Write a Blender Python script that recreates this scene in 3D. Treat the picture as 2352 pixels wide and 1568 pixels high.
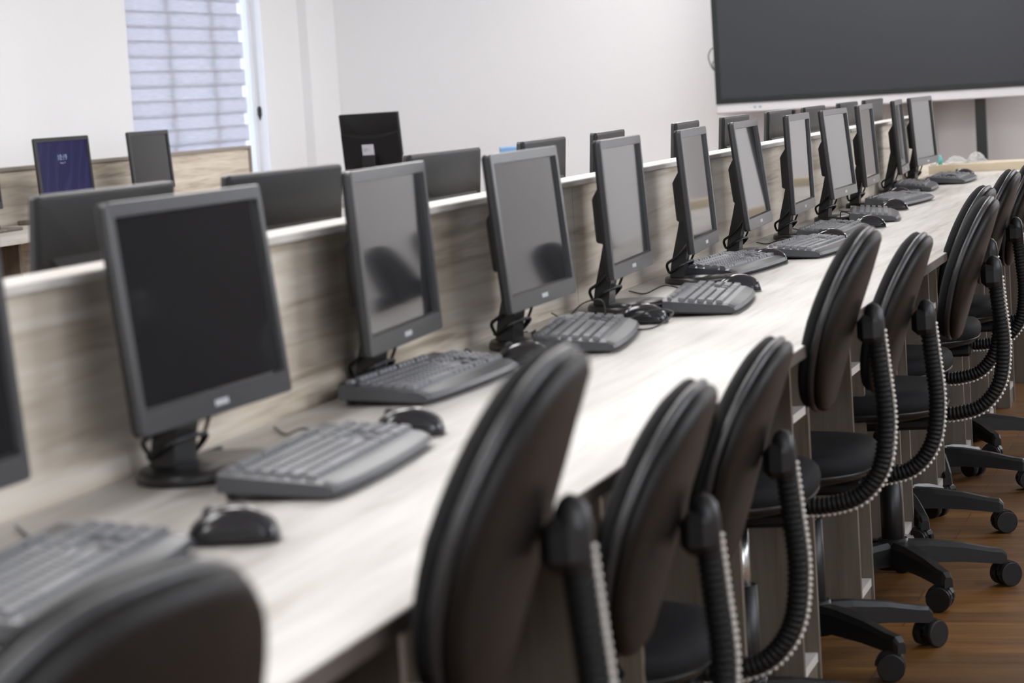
import bpy, math, random
from mathutils import Vector, Matrix
for o in list(bpy.data.objects): bpy.data.objects.remove(o)
SC = bpy.context.scene
COL = SC.collection
PI = math.pi
R = math.radians

# ------------------------------------------------------------------ camera
def cam_setup():
    f_px, yaw, pitch, roll = 5805.7, 0.288053, 0.0951042, -0.0616019
    cd = bpy.data.cameras.new('camera'); cam = bpy.data.objects.new('camera', cd); COL.objects.link(cam)
    f = Vector((-math.sin(yaw)*math.cos(pitch), math.cos(yaw)*math.cos(pitch), -math.sin(pitch)))
    r = Vector((math.cos(yaw), math.sin(yaw), 0)); u = r.cross(f)
    c, s = math.cos(roll), math.sin(roll)
    r2 = c*r + s*u; u2 = -s*r + c*u
    m = Matrix((r2, u2, -f)).transposed().to_4x4(); m.translation = Vector((1.36542, 0.0, 1.19784))
    cam.matrix_world = m
    cd.sensor_width = 36.0; cd.lens = f_px/2352*36.0
    cd.clip_start = 0.05; cd.clip_end = 200
    cd.dof.use_dof = True; cd.dof.focus_distance = 6.9; cd.dof.aperture_fstop = 6.0; cd.dof.aperture_blades = 7
    SC.camera = cam
cam_setup()

# ------------------------------------------------------------------ world, exposure
w = bpy.data.worlds.new('world'); SC.world = w; w.use_nodes = True
bg = w.node_tree.nodes['Background']; bg.inputs[0].default_value = (0.74, 0.82, 1.0, 1); bg.inputs[1].default_value = 2.1
SC.view_settings.view_transform = 'Standard'; SC.view_settings.look = 'None'
SC.view_settings.gamma = 1.0; SC.view_settings.use_curve_mapping = False
SC.view_settings.exposure = 0.12
LAMP = 13.9           # radiance of the ceiling panels

# ------------------------------------------------------------------ materials
def new_mat(name):
    m = bpy.data.materials.new(name); m.use_nodes = True
    nt = m.node_tree; return m, nt, nt.nodes, nt.links, nt.nodes['Principled BSDF']
def plain(name, col, rough=0.5, metal=0.0, spec=0.5, noise=0.0, nscale=60, bump=0.0):
    m, nt, N, L, P = new_mat(name)
    P.inputs['Base Color'].default_value = (*col, 1); P.inputs['Roughness'].default_value = rough
    P.inputs['Metallic'].default_value = metal; P.inputs['Specular IOR Level'].default_value = spec
    if noise or bump:
        tc = N.new('ShaderNodeTexCoord'); nz = N.new('ShaderNodeTexNoise'); nz.inputs['Scale'].default_value = nscale
        nz.inputs['Detail'].default_value = 4
        L.new(tc.outputs['Object'], nz.inputs['Vector'])
        if noise:
            mx = N.new('ShaderNodeMix'); mx.data_type = 'RGBA'
            mx.inputs[6].default_value = (*[c*(1-noise) for c in col], 1); mx.inputs[7].default_value = (*[min(1, c*(1+noise)) for c in col], 1)
            L.new(nz.outputs['Fac'], mx.inputs[0]); L.new(mx.outputs[2], P.inputs['Base Color'])
        if bump:
            b = N.new('ShaderNodeBump'); b.inputs['Strength'].default_value = bump; b.inputs['Distance'].default_value = 0.002
            L.new(nz.outputs['Fac'], b.inputs['Height']); L.new(b.outputs[0], P.inputs['Normal'])
    return m
def wood(name, cols, scale, rough=0.45, wave=1.0, planks=None, coat=0.0):
    """grain: noise stretched by the three scale factors (small = long along that axis)"""
    m, nt, N, L, P = new_mat(name)
    tc = N.new('ShaderNodeTexCoord'); mp = N.new('ShaderNodeMapping'); mp.inputs['Scale'].default_value = scale
    L.new(tc.outputs['Object'], mp.inputs[0])
    n1 = N.new('ShaderNodeTexNoise'); n1.inputs['Scale'].default_value = 1.0; n1.inputs['Detail'].default_value = 6; n1.inputs['Roughness'].default_value = 0.62; n1.inputs['Distortion'].default_value = wave
    L.new(mp.outputs[0], n1.inputs['Vector'])
    mp2 = N.new('ShaderNodeMapping'); mp2.inputs['Scale'].default_value = tuple(s*4.5 for s in scale)
    L.new(tc.outputs['Object'], mp2.inputs[0])
    n2 = N.new('ShaderNodeTexNoise'); n2.inputs['Scale'].default_value = 1.0; n2.inputs['Detail'].default_value = 5
    L.new(mp2.outputs[0], n2.inputs['Vector'])
    ad = N.new('ShaderNodeMath'); ad.operation = 'MULTIPLY_ADD'; ad.inputs[1].default_value = 0.35
    L.new(n2.outputs['Fac'], ad.inputs[0]); L.new(n1.outputs['Fac'], ad.inputs[2])
    cr = N.new('ShaderNodeValToRGB'); cr.color_ramp.elements[0].position = 0.50; cr.color_ramp.elements[1].position = 0.86
    cr.color_ramp.elements[0].color = (*cols[0], 1); cr.color_ramp.elements[1].color = (*cols[-1], 1)
    for i, c in enumerate(cols[1:-1]):
        e = cr.color_ramp.elements.new(0.50+0.36*(i+1)/(len(cols)-1)); e.color = (*c, 1)
    L.new(ad.outputs[0], cr.inputs[0])
    out = cr.outputs[0]
    if planks:
        bk = N.new('ShaderNodeTexBrick'); mp3 = N.new('ShaderNodeMapping'); mp3.inputs['Rotation'].default_value = planks[2]
        L.new(tc.outputs['Object'], mp3.inputs[0]); L.new(mp3.outputs[0], bk.inputs['Vector'])
        bk.inputs['Scale'].default_value = 1.0; bk.inputs['Brick Width'].default_value = planks[0]; bk.inputs['Row Height'].default_value = planks[1]
        bk.inputs['Mortar Size'].default_value = 0.0015; bk.inputs['Color1'].default_value = (0.72, 0.72, 0.72, 1); bk.inputs['Color2'].default_value = (1.15, 1.1, 1.05, 1)
        bk.inputs['Mortar'].default_value = (0.25, 0.22, 0.2, 1)
        mx = N.new('ShaderNodeMix'); mx.data_type = 'RGBA'; mx.blend_type = 'MULTIPLY'; mx.inputs[0].default_value = 1.0
        L.new(out, mx.inputs[6]); L.new(bk.outputs['Color'], mx.inputs[7]); out = mx.outputs[2]
    L.new(out, P.inputs['Base Color'])
    P.inputs['Roughness'].default_value = rough; P.inputs['Coat Weight'].default_value = coat; P.inputs['Coat Roughness'].default_value = 0.25
    b = N.new('ShaderNodeBump'); b.inputs['Strength'].default_value = 0.08; b.inputs['Distance'].default_value = 0.001
    L.new(n2.outputs['Fac'], b.inputs['Height']); L.new(b.outputs[0], P.inputs['Normal'])
    return m
OAK = [(0.35, 0.29, 0.215), (0.56, 0.48, 0.385), (0.66, 0.585, 0.485), (0.73, 0.665, 0.575)]
OAKT = [(0.34, 0.31, 0.275), (0.465, 0.44, 0.405), (0.525, 0.505, 0.475), (0.58, 0.565, 0.54)]
M = {}
M['edge_dark'] = plain('dark_brown_edge_banding', (0.085, 0.070, 0.058), 0.5, noise=0.08, nscale=30)
M['desk'] = wood('pale_oak_laminate', OAKT, (15, 0.9, 15), 0.40, 0.6)
M['panel'] = wood('oak_panel_laminate', OAK, (14, 1.0, 20), 0.5, 0.9)
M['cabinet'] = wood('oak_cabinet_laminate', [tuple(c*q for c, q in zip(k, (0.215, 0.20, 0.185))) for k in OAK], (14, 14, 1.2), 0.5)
M['cap'] = plain('pale_edge_banding', (0.58, 0.55, 0.51), 0.4, noise=0.04, nscale=20)
M['edge'] = plain('grey_brown_edge_banding', (0.30, 0.26, 0.22), 0.5, noise=0.08, nscale=30)
M['counter'] = wood('beige_counter_laminate', [(0.50, 0.42, 0.30), (0.58, 0.50, 0.37), (0.64, 0.56, 0.43)], (1.2, 9, 9), 0.5)
M['floor'] = wood('brown_floor_planks', [(0.085, 0.034, 0.007), (0.165, 0.072, 0.014), (0.25, 0.118, 0.026)], (1.4, 12, 12), 0.42, 1.2, planks=(1.2, 0.13, (0, 0, 0)))
M['darkwood'] = wood('dark_door_wood', [(0.03, 0.018, 0.010), (0.05, 0.030, 0.018), (0.07, 0.045, 0.028)], (12, 12, 1.2), 0.4)
M['wall'] = plain('white_wall_paint', (0.85, 0.857, 0.872), 0.7, noise=0.015, nscale=1.5)
M['walldim'] = plain('pale_grey_wall_paint', (0.56, 0.55, 0.548), 0.7, noise=0.015, nscale=2)  # white wall greyed: shade of the display painted into the colour
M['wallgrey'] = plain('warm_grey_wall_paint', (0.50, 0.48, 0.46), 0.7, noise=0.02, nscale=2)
M['ceil'] = plain('ceiling_paint', (0.80, 0.80, 0.79), 0.8, noise=0.01, nscale=3)
M['bezel'] = plain('charcoal_bezel_plastic', (0.040, 0.040, 0.042), 0.28, noise=0.05, nscale=200)
M['shell'] = plain('black_shell_plastic', (0.010, 0.010, 0.011), 0.36, spec=0.3, bump=0.15, nscale=500)
M['base'] = plain('black_stand_plastic', (0.012, 0.012, 0.013), 0.33, noise=0.05, nscale=100)
M['screen'] = plain('dark_screen_glass', (0.012, 0.013, 0.015), 0.055, spec=0.55, noise=0.02, nscale=3)
M['badge'] = plain('silver_badge', (0.55, 0.56, 0.58), 0.35, metal=0.3, noise=0.02)
M['kbody'] = plain('keyboard_body_plastic', (0.065, 0.068, 0.074), 0.36, noise=0.05, nscale=200)
M['kunder'] = plain('keyboard_underside_plastic', (0.012, 0.012, 0.013), 0.4, noise=0.05)
M['key'] = plain('dark_grey_keycap_plastic', (0.15, 0.153, 0.165), 0.42, noise=0.06, nscale=300)
M['mouse'] = plain('glossy_black_mouse_plastic', (0.014, 0.014, 0.017), 0.14, noise=0.05, nscale=80)
M['wheel'] = plain('grey_rubber', (0.08, 0.08, 0.085), 0.5, noise=0.05)
M['cord'] = plain('black_cord_rubber', (0.012, 0.012, 0.012), 0.42, noise=0.05)
M['leather'] = plain('black_chair_vinyl', (0.0070, 0.0060, 0.0052), 0.42, spec=0.20, bump=0.25, nscale=350)
M['pad'] = plain('black_chair_fabric', (0.005, 0.005, 0.006), 0.8, spec=0.3, bump=0.4, nscale=600)
M['seam'] = plain('dark_grey_edge_trim', (0.022, 0.022, 0.023), 0.34, bump=0.1, nscale=300)
M['cplast'] = plain('black_chair_plastic', (0.011, 0.011, 0.011), 0.36, spec=0.35, bump=0.15, nscale=400)
M['bellows'] = plain('black_ribbed_rubber', (0.007, 0.007, 0.007), 0.55, spec=0.25, noise=0.05)
M['bead'] = plain('pale_rib_clip_plastic', (0.72, 0.68, 0.62), 0.3, noise=0.05)
M['steel'] = plain('chrome_steel', (0.5, 0.5, 0.5), 0.25, metal=1.0, noise=0.02)
M['tvwhite'] = plain('white_frame_plastic', (0.62, 0.615, 0.64), 0.4, noise=0.01)
M['tvblack'] = plain('black_frame_plastic', (0.010, 0.014, 0.014), 0.3, noise=0.03)
M['tvglass'] = plain('grey_display_glass', (0.030, 0.034, 0.040), 0.22, noise=0.02, nscale=2)
M['sticker'] = plain('white_label_paper', (0.62, 0.62, 0.68), 0.6, noise=0.04, nscale=40)
M['mark'] = plain('grey_green_print', (0.25, 0.35, 0.33), 0.6, noise=0.02)
M['ink'] = plain('grey_label_ink', (0.3, 0.3, 0.36), 0.6, noise=0.02)
M['alu'] = plain('white_window_frame', (0.78, 0.80, 0.84), 0.35, noise=0.01)
M['teal'] = plain('teal_plastic', (0.10, 0.42, 0.42), 0.4, noise=0.05)
M['bluebox'] = plain('light_blue_card', (0.16, 0.33, 0.58), 0.5, noise=0.03)
def glassy(name, col, rough, alpha):
    m, nt, N, L, P = new_mat(name)
    P.inputs['Base Color'].default_value = (*col, 1); P.inputs['Roughness'].default_value = rough
    P.inputs['Alpha'].default_value = alpha
    nz = N.new('ShaderNodeTexNoise'); nz.inputs['Scale'].default_value = 40
    b = N.new('ShaderNodeBump'); b.inputs['Strength'].default_value = 0.6; L.new(nz.outputs['Fac'], b.inputs['Height']); L.new(b.outputs[0], P.inputs['Normal'])
    return m
M['plastic_bag'] = glassy('clear_plastic_film', (0.62, 0.63, 0.63), 0.2, 0.34)
def emit(name, col, s):
    m, nt, N, L, P = new_mat(name)
    P.inputs['Base Color'].default_value = (0.02, 0.02, 0.02, 1)
    P.inputs['Emission Color'].default_value = (*col, 1); P.inputs['Emission Strength'].default_value = s
    return m
M['lamp'] = emit('ceiling_panel_diffuser', (1.0, 0.99, 0.985), LAMP)
M['lit_text'] = emit('lock_screen_digits', (0.55, 0.6, 0.9), 0.45)
def lock_screen():
    m, nt, N, L, P = new_mat('lit_lock_screen')
    P.inputs['Base Color'].default_value = (0.01, 0.01, 0.012, 1); P.inputs['Roughness'].default_value = 0.2
    tc = N.new('ShaderNodeTexCoord'); mp = N.new('ShaderNodeMapping'); mp.inputs['Scale'].default_value = (1, 5, 3.0); mp.inputs['Rotation'].default_value = (0.6, 0, 0)
    L.new(tc.outputs['Object'], mp.inputs[0])
    wv = N.new('ShaderNodeTexWave'); wv.inputs['Scale'].default_value = 0.9; wv.inputs['Distortion'].default_value = 5; wv.inputs['Detail'].default_value = 1
    wv.bands_direction = 'Y'
    L.new(mp.outputs[0], wv.inputs['Vector'])
    cr = N.new('ShaderNodeValToRGB'); cr.color_ramp.elements[0].color = (0.012, 0.010, 0.085, 1); cr.color_ramp.elements[1].color = (0.024, 0.022, 0.115, 1)
    cr.color_ramp.elements[0].position = 0.6
    L.new(wv.outputs['Fac'], cr.inputs[0]); L.new(cr.outputs[0], P.inputs['Emission Color']); P.inputs['Emission Strength'].default_value = 0.62
    return m
M['lock'] = lock_screen()
def blind_mat(name, col, trans):
    m, nt, N, L, P = new_mat(name)
    out = N['Material Output']; N.remove(P)
    d = N.new('ShaderNodeBsdfDiffuse'); t = N.new('ShaderNodeBsdfTranslucent'); mx = N.new('ShaderNodeMixShader'); mx.inputs[0].default_value = trans
    tc = N.new('ShaderNodeTexCoord'); mp = N.new('ShaderNodeMapping'); mp.inputs['Scale'].default_value = (3, 6, 120); L.new(tc.outputs['Object'], mp.inputs[0])
    nz = N.new('ShaderNodeTexNoise'); nz.inputs['Scale'].default_value = 1.5; nz.inputs['Detail'].default_value = 5; L.new(mp.outputs[0], nz.inputs['Vector'])
    cr = N.new('ShaderNodeValToRGB'); cr.color_ramp.elements[0].color = (*[c*0.86 for c in col], 1); cr.color_ramp.elements[1].color = (*col, 1)
    cr.color_ramp.elements[0].position = 0.3; cr.color_ramp.elements[1].position = 0.7
    L.new(nz.outputs['Fac'], cr.inputs[0]); L.new(cr.outputs[0], d.inputs[0]); L.new(cr.outputs[0], t.inputs[0])
    L.new(d.outputs[0], mx.inputs[1]); L.new(t.outputs[0], mx.inputs[2]); L.new(mx.outputs[0], out.inputs[0])
    return m
M['blind'] = blind_mat('woven_blind_fabric', (0.80, 0.80, 0.84), 0.62)
def pane_mat():
    m, nt, N, L, P = new_mat('window_glass')
    P.inputs['Base Color'].default_value = (0.95, 0.97, 1, 1); P.inputs['Roughness'].default_value = 0.02; P.inputs['Alpha'].default_value = 0.12
    return m
M['pane'] = pane_mat()

# ------------------------------------------------------------------ mesh helpers
class MB:
    def __init__(s): s.v = []; s.f = []; s.sm = []
    def add(s, vs, fs, smooth=False):
        o = len(s.v); s.v += [tuple(v) for v in vs]; s.f += [tuple(i+o for i in f) for f in fs]; s.sm += [smooth]*len(fs); return s
    def box(s, x0, x1, y0, y1, z0, z1, bev=0.0):
        if bev <= 0:
            vs = [(x, y, z) for x in (x0, x1) for y in (y0, y1) for z in (z0, z1)]
            return s.add(vs, [(0, 1, 3, 2), (4, 6, 7, 5), (0, 4, 5, 1), (2, 3, 7, 6), (0, 2, 6, 4), (1, 5, 7, 3)])
        # chamfered box
        b = min(bev, (x1-x0)/2.01, (y1-y0)/2.01, (z1-z0)/2.01)
        vs = []; idx = {}
        X = (x0, x1); Y = (y0, y1); Z = (z0, z1)
        for i in (0, 1):
            for j in (0, 1):
                for k in (0, 1):
                    sx, sy, sz = (1 if i == 0 else -1), (1 if j == 0 else -1), (1 if k == 0 else -1)
                    for a in range(3):
                        p = [X[i]+sx*b, Y[j]+sy*b, Z[k]+sz*b]; p[a] = (X[i], Y[j], Z[k])[a]
                        idx[(i, j, k, a)] = len(vs); vs.append(tuple(p))
        fs = []
        for a in range(3):
            b_, c_ = (a+1) % 3, (a+2) % 3
            for sd in (0, 1):
                q = []
                for (u, v) in ((0, 0), (1, 0), (1, 1), (0, 1)):
                    t = [0, 0, 0]; t[a] = sd; t[b_] = u; t[c_] = v; q.append(idx[(*t, a)])
                fs.append(tuple(q if sd else q[::-1]))
        for a in range(3):   # edges along axis a
            b_, c_ = (a+1) % 3, (a+2) % 3
            for u in (0, 1):
                for v in (0, 1):
                    t0 = [0, 0, 0]; t1 = [0, 0, 0]; t0[b_] = t1[b_] = u; t0[c_] = t1[c_] = v; t1[a] = 1
                    q = [idx[(*t0, b_)], idx[(*t1, b_)], idx[(*t1, c_)], idx[(*t0, c_)]]
                    fs.append(tuple(q if (u ^ v) else q[::-1]))
        for i in (0, 1):
            for j in (0, 1):
                for k in (0, 1):
                    q = [idx[(i, j, k, 0)], idx[(i, j, k, 1)], idx[(i, j, k, 2)]]
                    fs.append(tuple(q if (i+j+k) % 2 else q[::-1]))
        return s.add(vs, fs)
    def loft(s, rings, caps=True, smooth=True, closed=False):
        n = len(rings[0]); vs = [p for r in rings for p in r]; fs = []
        m = len(rings)
        for i in range(m if closed else m-1):
            for j in range(n):
                a, b = i*n+j, i*n+(j+1) % n; c, d = ((i+1) % m)*n+(j+1) % n, ((i+1) % m)*n+j
                fs.append((a, b, c, d))
        if caps and not closed:
            fs.append(tuple(range(n))[::-1]); fs.append(tuple((m-1)*n+j for j in range(n)))
        return s.add(vs, fs, smooth)
    def tube(s, pts, rad, n=8, caps=True):
        pts = [Vector(p) for p in pts]; rings = []; up = None
        for i, p in enumerate(pts):
            t = (pts[min(i+1, len(pts)-1)]-pts[max(i-1, 0)]).normalized()
            if up is None:
                up = Vector((0, 0, 1)) if abs(t.z) < 0.9 else Vector((1, 0, 0))
            a = (up - up.dot(t)*t).normalized(); b = t.cross(a); up = a
            r = rad(i/(len(pts)-1)) if callable(rad) else (rad[i] if isinstance(rad, (list, tuple)) else rad)
            rings.append([tuple(p+a*math.cos(2*PI*k/n)*r+b*math.sin(2*PI*k/n)*r) for k in range(n)])
        return s.loft(rings, caps)
    def cyl(s, c, axis, r, h, n=24, r2=None):
        c = Vector(c); ax = Vector(axis).normalized()
        return s.tube([c-ax*h/2, c-ax*h/2*0.999, c+ax*h/2*0.999, c+ax*h/2], [r*0.93, r, (r2 or r), (r2 or r)*0.93], n)
    def ball(s, c, r, n=8, m=5, sc=(1, 1, 1)):
        rings = []
        for i in range(m+1):
            a = -PI/2+PI*i/m; rr = max(math.cos(a), 0.02)*r
            rings.append([(c[0]+rr*math.cos(2*PI*k/n)*sc[0], c[1]+rr*math.sin(2*PI*k/n)*sc[1], c[2]+math.sin(a)*r*sc[2]) for k in range(n)])
        return s.loft(rings)
    def xf(s, m):
        s.v = [tuple(m @ Vector(v)) for v in s.v]; return s
    def build(s, name, mat, parent=None, loc=(0, 0, 0), rot=(0, 0, 0)):
        me = bpy.data.meshes.new(name); me.from_pydata(s.v, [], s.f); me.materials.append(mat)
        me.polygons.foreach_set('use_smooth', s.sm); me.update()
        o = bpy.data.objects.new(name, me); COL.objects.link(o); o.location = loc; o.rotation_euler = rot
        if parent: o.parent = parent
        return o
def tag(o, label=None, cat=None, group=None, kind=None):
    if label: o['label'] = label
    if cat: o['category'] = cat
    if group: o['group'] = group
    if kind: o['kind'] = kind
    return o
def empty(name, loc=(0, 0, 0), rz=0.0):
    o = bpy.data.objects.new(name, None); o.empty_display_size = 0.05; COL.objects.link(o); o.location = loc; o.rotation_euler = (0, 0, rz); return o
def copy_tree(o, parent=None, kids=None):
    c = o.copy(); COL.objects.link(c)
    if parent: c.parent = parent
    for ch in (kids[o.name] if kids else o.children): copy_tree(ch, c)
    return c
def spline(ctrl, n=10):
    P = [Vector(p) for p in ctrl]; P = [2*P[0]-P[1]]+P+[2*P[-1]-P[-2]]; out = []
    for i in range(1, len(P)-2):
        for k in range(n):
            t = k/n; a, b, c, d = P[i-1:i+3]
            out.append(0.5*((2*b)+(-a+c)*t+(2*a-5*b+4*c-d)*t*t+(-a+3*b-3*c+d)*t**3))
    out.append(P[-2]); return out
def ellipse_disc(mb, cx, rx, ry, z0, z1, n=48, bev=0.004):
    rings = []
    for (k, z) in ((0.97, z0), (1.0, z0+bev*0.4), (1.0, z1-bev), (1-bev/ry, z1), (0.02, z1+0.0005)):
        rings.append([(cx+rx*k*math.cos(2*PI*j/n), ry*k*math.sin(2*PI*j/n), z) for j in range(n)])
    mb.loft(rings)

DESK = 0.75
# ------------------------------------------------------------------ room shell
X_L, X_R, Y_N, Y_F, CEIL = -4.17, 3.3, -3.0, 15.0, 3.0
def struct(name, mb, mat, parent=None):
    o = mb.build(name, mat, parent)
    if not parent: o['kind'] = 'structure'
    return o
struct('floor', MB().box(X_L-0.3, X_R+0.3, Y_N-0.2, Y_F+0.2, -0.1, 0), M['floor'])
struct('ceiling', MB().box(X_L-0.3, X_R+0.3, Y_N-0.2, Y_F+0.2, CEIL, CEIL+0.1), M['ceil'])
WY0, WY1, WZ0, WZ1 = 12.05, 13.92, 0.55, 2.55
wl = MB()
wl.box(X_L-0.2, X_L, Y_N-0.2, WY0, 0, CEIL).box(X_L-0.2, X_L, WY1, Y_F+0.2, 0, CEIL)
wl.box(X_L-0.2, X_L, WY0, WY1, 0, WZ0).box(X_L-0.2, X_L, WY0, WY1, WZ1, CEIL)
struct('wall_left', wl, M['wall'])
struct('wall_far', MB().box(X_L, X_R, Y_F, Y_F+0.2, 0, CEIL), M['wall'])
RW = ((-2.2, 1.4), (3.2, 6.8), (10.9, 13.4)); RZ0, RZ1 = 1.15, 2.6  # right-hand windows are unseen, added to fill the divider with soft light
wr = MB().box(X_R, X_R+0.2, Y_N, Y_F, 0, RZ0).box(X_R, X_R+0.2, Y_N, Y_F, RZ1, CEIL)
for a, b in ((Y_N, RW[0][0]), (RW[0][1], RW[1][0]), (RW[1][1], RW[2][0]), (RW[2][1], Y_F)): wr.box(X_R, X_R+0.2, a, b, RZ0, RZ1)
struct('wall_right', wr, M['wall'])
for n_, (a, b) in enumerate(RW):
    wf = MB(); x0, x1 = X_R+0.08, X_R+0.13
    for c in (a, (a*2+b)/3-0.025, (a+2*b)/3-0.025, b-0.05): wf.box(x0, x1, c, c+0.05, RZ0, RZ1)
    for c in (RZ0, RZ1-0.05): wf.box(x0, x1, a, b, c, c+0.05)
    wo = struct('window_%d' % (n_+2), wf, M['alu'])
    MB().box(X_R+0.10, X_R+0.105, a+0.05, b-0.05, RZ0+0.05, RZ1-0.05).build('window_pane', M['pane'], wo)
    ld = bpy.data.lights.new('window_daylight', 'AREA'); ld.shape = 'RECTANGLE'; ld.size = b-a-0.1; ld.size_y = RZ1-RZ0-0.1  # added fill light, shining in through the made-up window
    ld.energy = (110.0, 70.0, 75.0)[n_]; ld.color = (0.93, 0.96, 1.0)
    lo = bpy.data.objects.new('window_daylight', ld); COL.objects.link(lo); lo.location = (X_R+0.19, (a+b)/2, (RZ0+RZ1)/2)
    lo.rotation_euler = (0, PI/2, 0)
    ld.size, ld.size_y = RZ1-RZ0-0.1, b-a-0.1
struct('wall_near', MB().box(X_L, X_R, Y_N-0.2, Y_N, 0, CEIL), M['wall'])
struct('trim_1', MB().box(X_L, X_L+0.06, 14.52, Y_F, 0, CEIL), M['wall'])       # corner column
struct('trim_2', MB().box(X_L, X_L+0.05, 7.6, 10.75, 0, CEIL), M['wall'])       # column on the window wall
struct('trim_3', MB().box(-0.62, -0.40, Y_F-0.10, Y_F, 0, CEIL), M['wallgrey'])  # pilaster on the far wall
struct('trim_4', MB().box(-0.40, 0.75, Y_F-0.05, Y_F, 0, CEIL), M['walldim'])  # added slab, the display's shade on the wall put into its grey colour
# window with frame, mullions and panes
wf = MB()
fx0, fx1 = X_L-0.11, X_L-0.065
for y0, y1 in ((WY0, WY0+0.05), (WY1-0.05, WY1), (12.62, 12.68), (13.22, 13.28)): wf.box(fx0, fx1, y0, y1, WZ0, WZ1)
for z0, z1 in ((WZ0, WZ0+0.05), (WZ1-0.05, WZ1)): wf.box(fx0, fx1, WY0, WY1, z0, z1)
win = struct('window_1', wf, M['alu'])
for y0, y1 in ((WY0+0.05, 12.62), (12.68, 13.22), (13.28, WY1-0.05)):
    MB().box(X_L-0.09, X_L-0.085, y0, y1, WZ0+0.05, WZ1-0.05).build('window_pane', M['pane'], win)
struct('baseboard_right', MB().box(X_R-0.015, X_R, Y_N, 7.38, 0, 0.1).box(X_R-0.015, X_R, 10.62, Y_F, 0, 0.1), M['wall'])
dr = MB()  # unseen door, added as a dark surface for the nearest screen to mirror
for a, b in ((7.4, 7.48), (10.52, 10.6)): dr.box(X_R-0.04, X_R-0.001, a, b, 0, 2.35)
dr.box(X_R-0.04, X_R-0.001, 7.48, 10.52, 2.27, 2.35)
dr = struct('door_1', dr, M['darkwood'])
for a, b in ((7.485, 8.495), (8.50, 9.495), (9.50, 10.515)):
    p_ = MB().box(X_R-0.025, X_R-0.001, a, b, 0.01, 2.265)
    for z0, z1 in ((0.2, 1.0), (1.15, 2.1)): p_.box(X_R-0.032, X_R-0.0255, a+0.15, b-0.15, z0, z1, 0.006)
    p_.build('door_leaf', M['darkwood'], dr)
for a in (8.40, 9.60): MB().tube([(X_R-0.06, a, 0.95), (X_R-0.06, a, 1.15)], 0.010, 10).box(X_R-0.06, X_R-0.025, a-0.006, a+0.006, 0.96, 0.975).box(X_R-0.06, X_R-0.025, a-0.006, a+0.006, 1.125, 1.14).build('door_handle', M['steel'], dr)
struct('baseboard_far', MB().box(0.75, X_R-0.015, Y_F-0.015, Y_F, 0, 0.1), M['wall'])

# zebra blind: two layers of staggered fabric bands
def make_blind():
    root = empty('window_blind', (X_L-0.035, 12.9, 2.5)); tag(root, 'pale woven roller blind with staggered bands over the bright window', 'window blind')
    bx = MB().box(-0.03, 0.03, -0.84, 0.95, -0.02, 0.045, 0.008).build('headrail', M['alu'], root)
    def band(zt, zb, x, ye, ph):
        mb = MB(); n = 24; top = []; bot = []
        for i in range(n+1):
            y = -0.845+(ye+0.845)*i/n
            wv = 0.0018*math.sin(i*0.5+ph)+0.0008*math.sin(i*1.3+ph*2)
            top.append((x+wv*0.5, y, zt+wv*0.6)); bot.append((x+0.001+wv*0.5, y, zb+wv*0.5))
        vs = top+bot+[(a-0.0006, b, c) for a, b, c in top]+[(a-0.0006, b, c) for a, b, c in bot]
        fs = []
        N_ = n+1
        for i in range(n):
            fs += [(i, i+1, N_+i+1, N_+i), (2*N_+i, 3*N_+i, 3*N_+i+1, 2*N_+i+1), (i, 2*N_+i, 2*N_+i+1, i+1), (N_+i, N_+i+1, 3*N_+i+1, 3*N_+i)]
        mb.add(vs, fs, False); return mb
    z = 0.0; k = 0; pitch = 0.0792
    ztop0 = -0.01
    while z > -1.85:
        zt = ztop0+z+0.008; zb = ztop0+z-pitch-0.008
        ye = 0.785 if k % 2 else 0.745
        band(zt, zb, 0.007 if k % 2 else 0.0, ye, k*1.7).build('fabric_band', M['blind'], root)
        z -= pitch; k += 1
    MB().box(-0.004, 0.02, -0.84, 0.785, ztop0+z-0.03, ztop0+z, 0.006).build('bottom_rail', M['alu'], root)
    # pull cord loop and its black weight
    c = MB(); c.tube([(0.03, 0.895, 0.0), (0.03, 0.90, -0.6), (0.03, 0.905, -1.26)], 0.0022, 6); c.tube([(0.03, 0.935, 0.0), (0.03, 0.932, -0.6), (0.03, 0.92, -1.26)], 0.0022, 6)
    cord = c.build('pull_cord', M['tvwhite'], root)
    wt = MB(); n = 20; ring = []
    for i in range(n+1):
        a = PI*1.25-1.5*PI*i/n; ring.append((0.03, 0.914+0.018*math.cos(a), -1.275+0.02*math.sin(a)))
    wt.tube(ring, 0.0075, 8)
    wt.tube([(0.03, 0.914, -1.292), (0.03, 0.915, -1.31), (0.03, 0.916, -1.332)], [0.017, 0.010, 0.003], 10)
    wt.build('cord_weight', M['tvblack'], cord)
make_blind()

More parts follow.
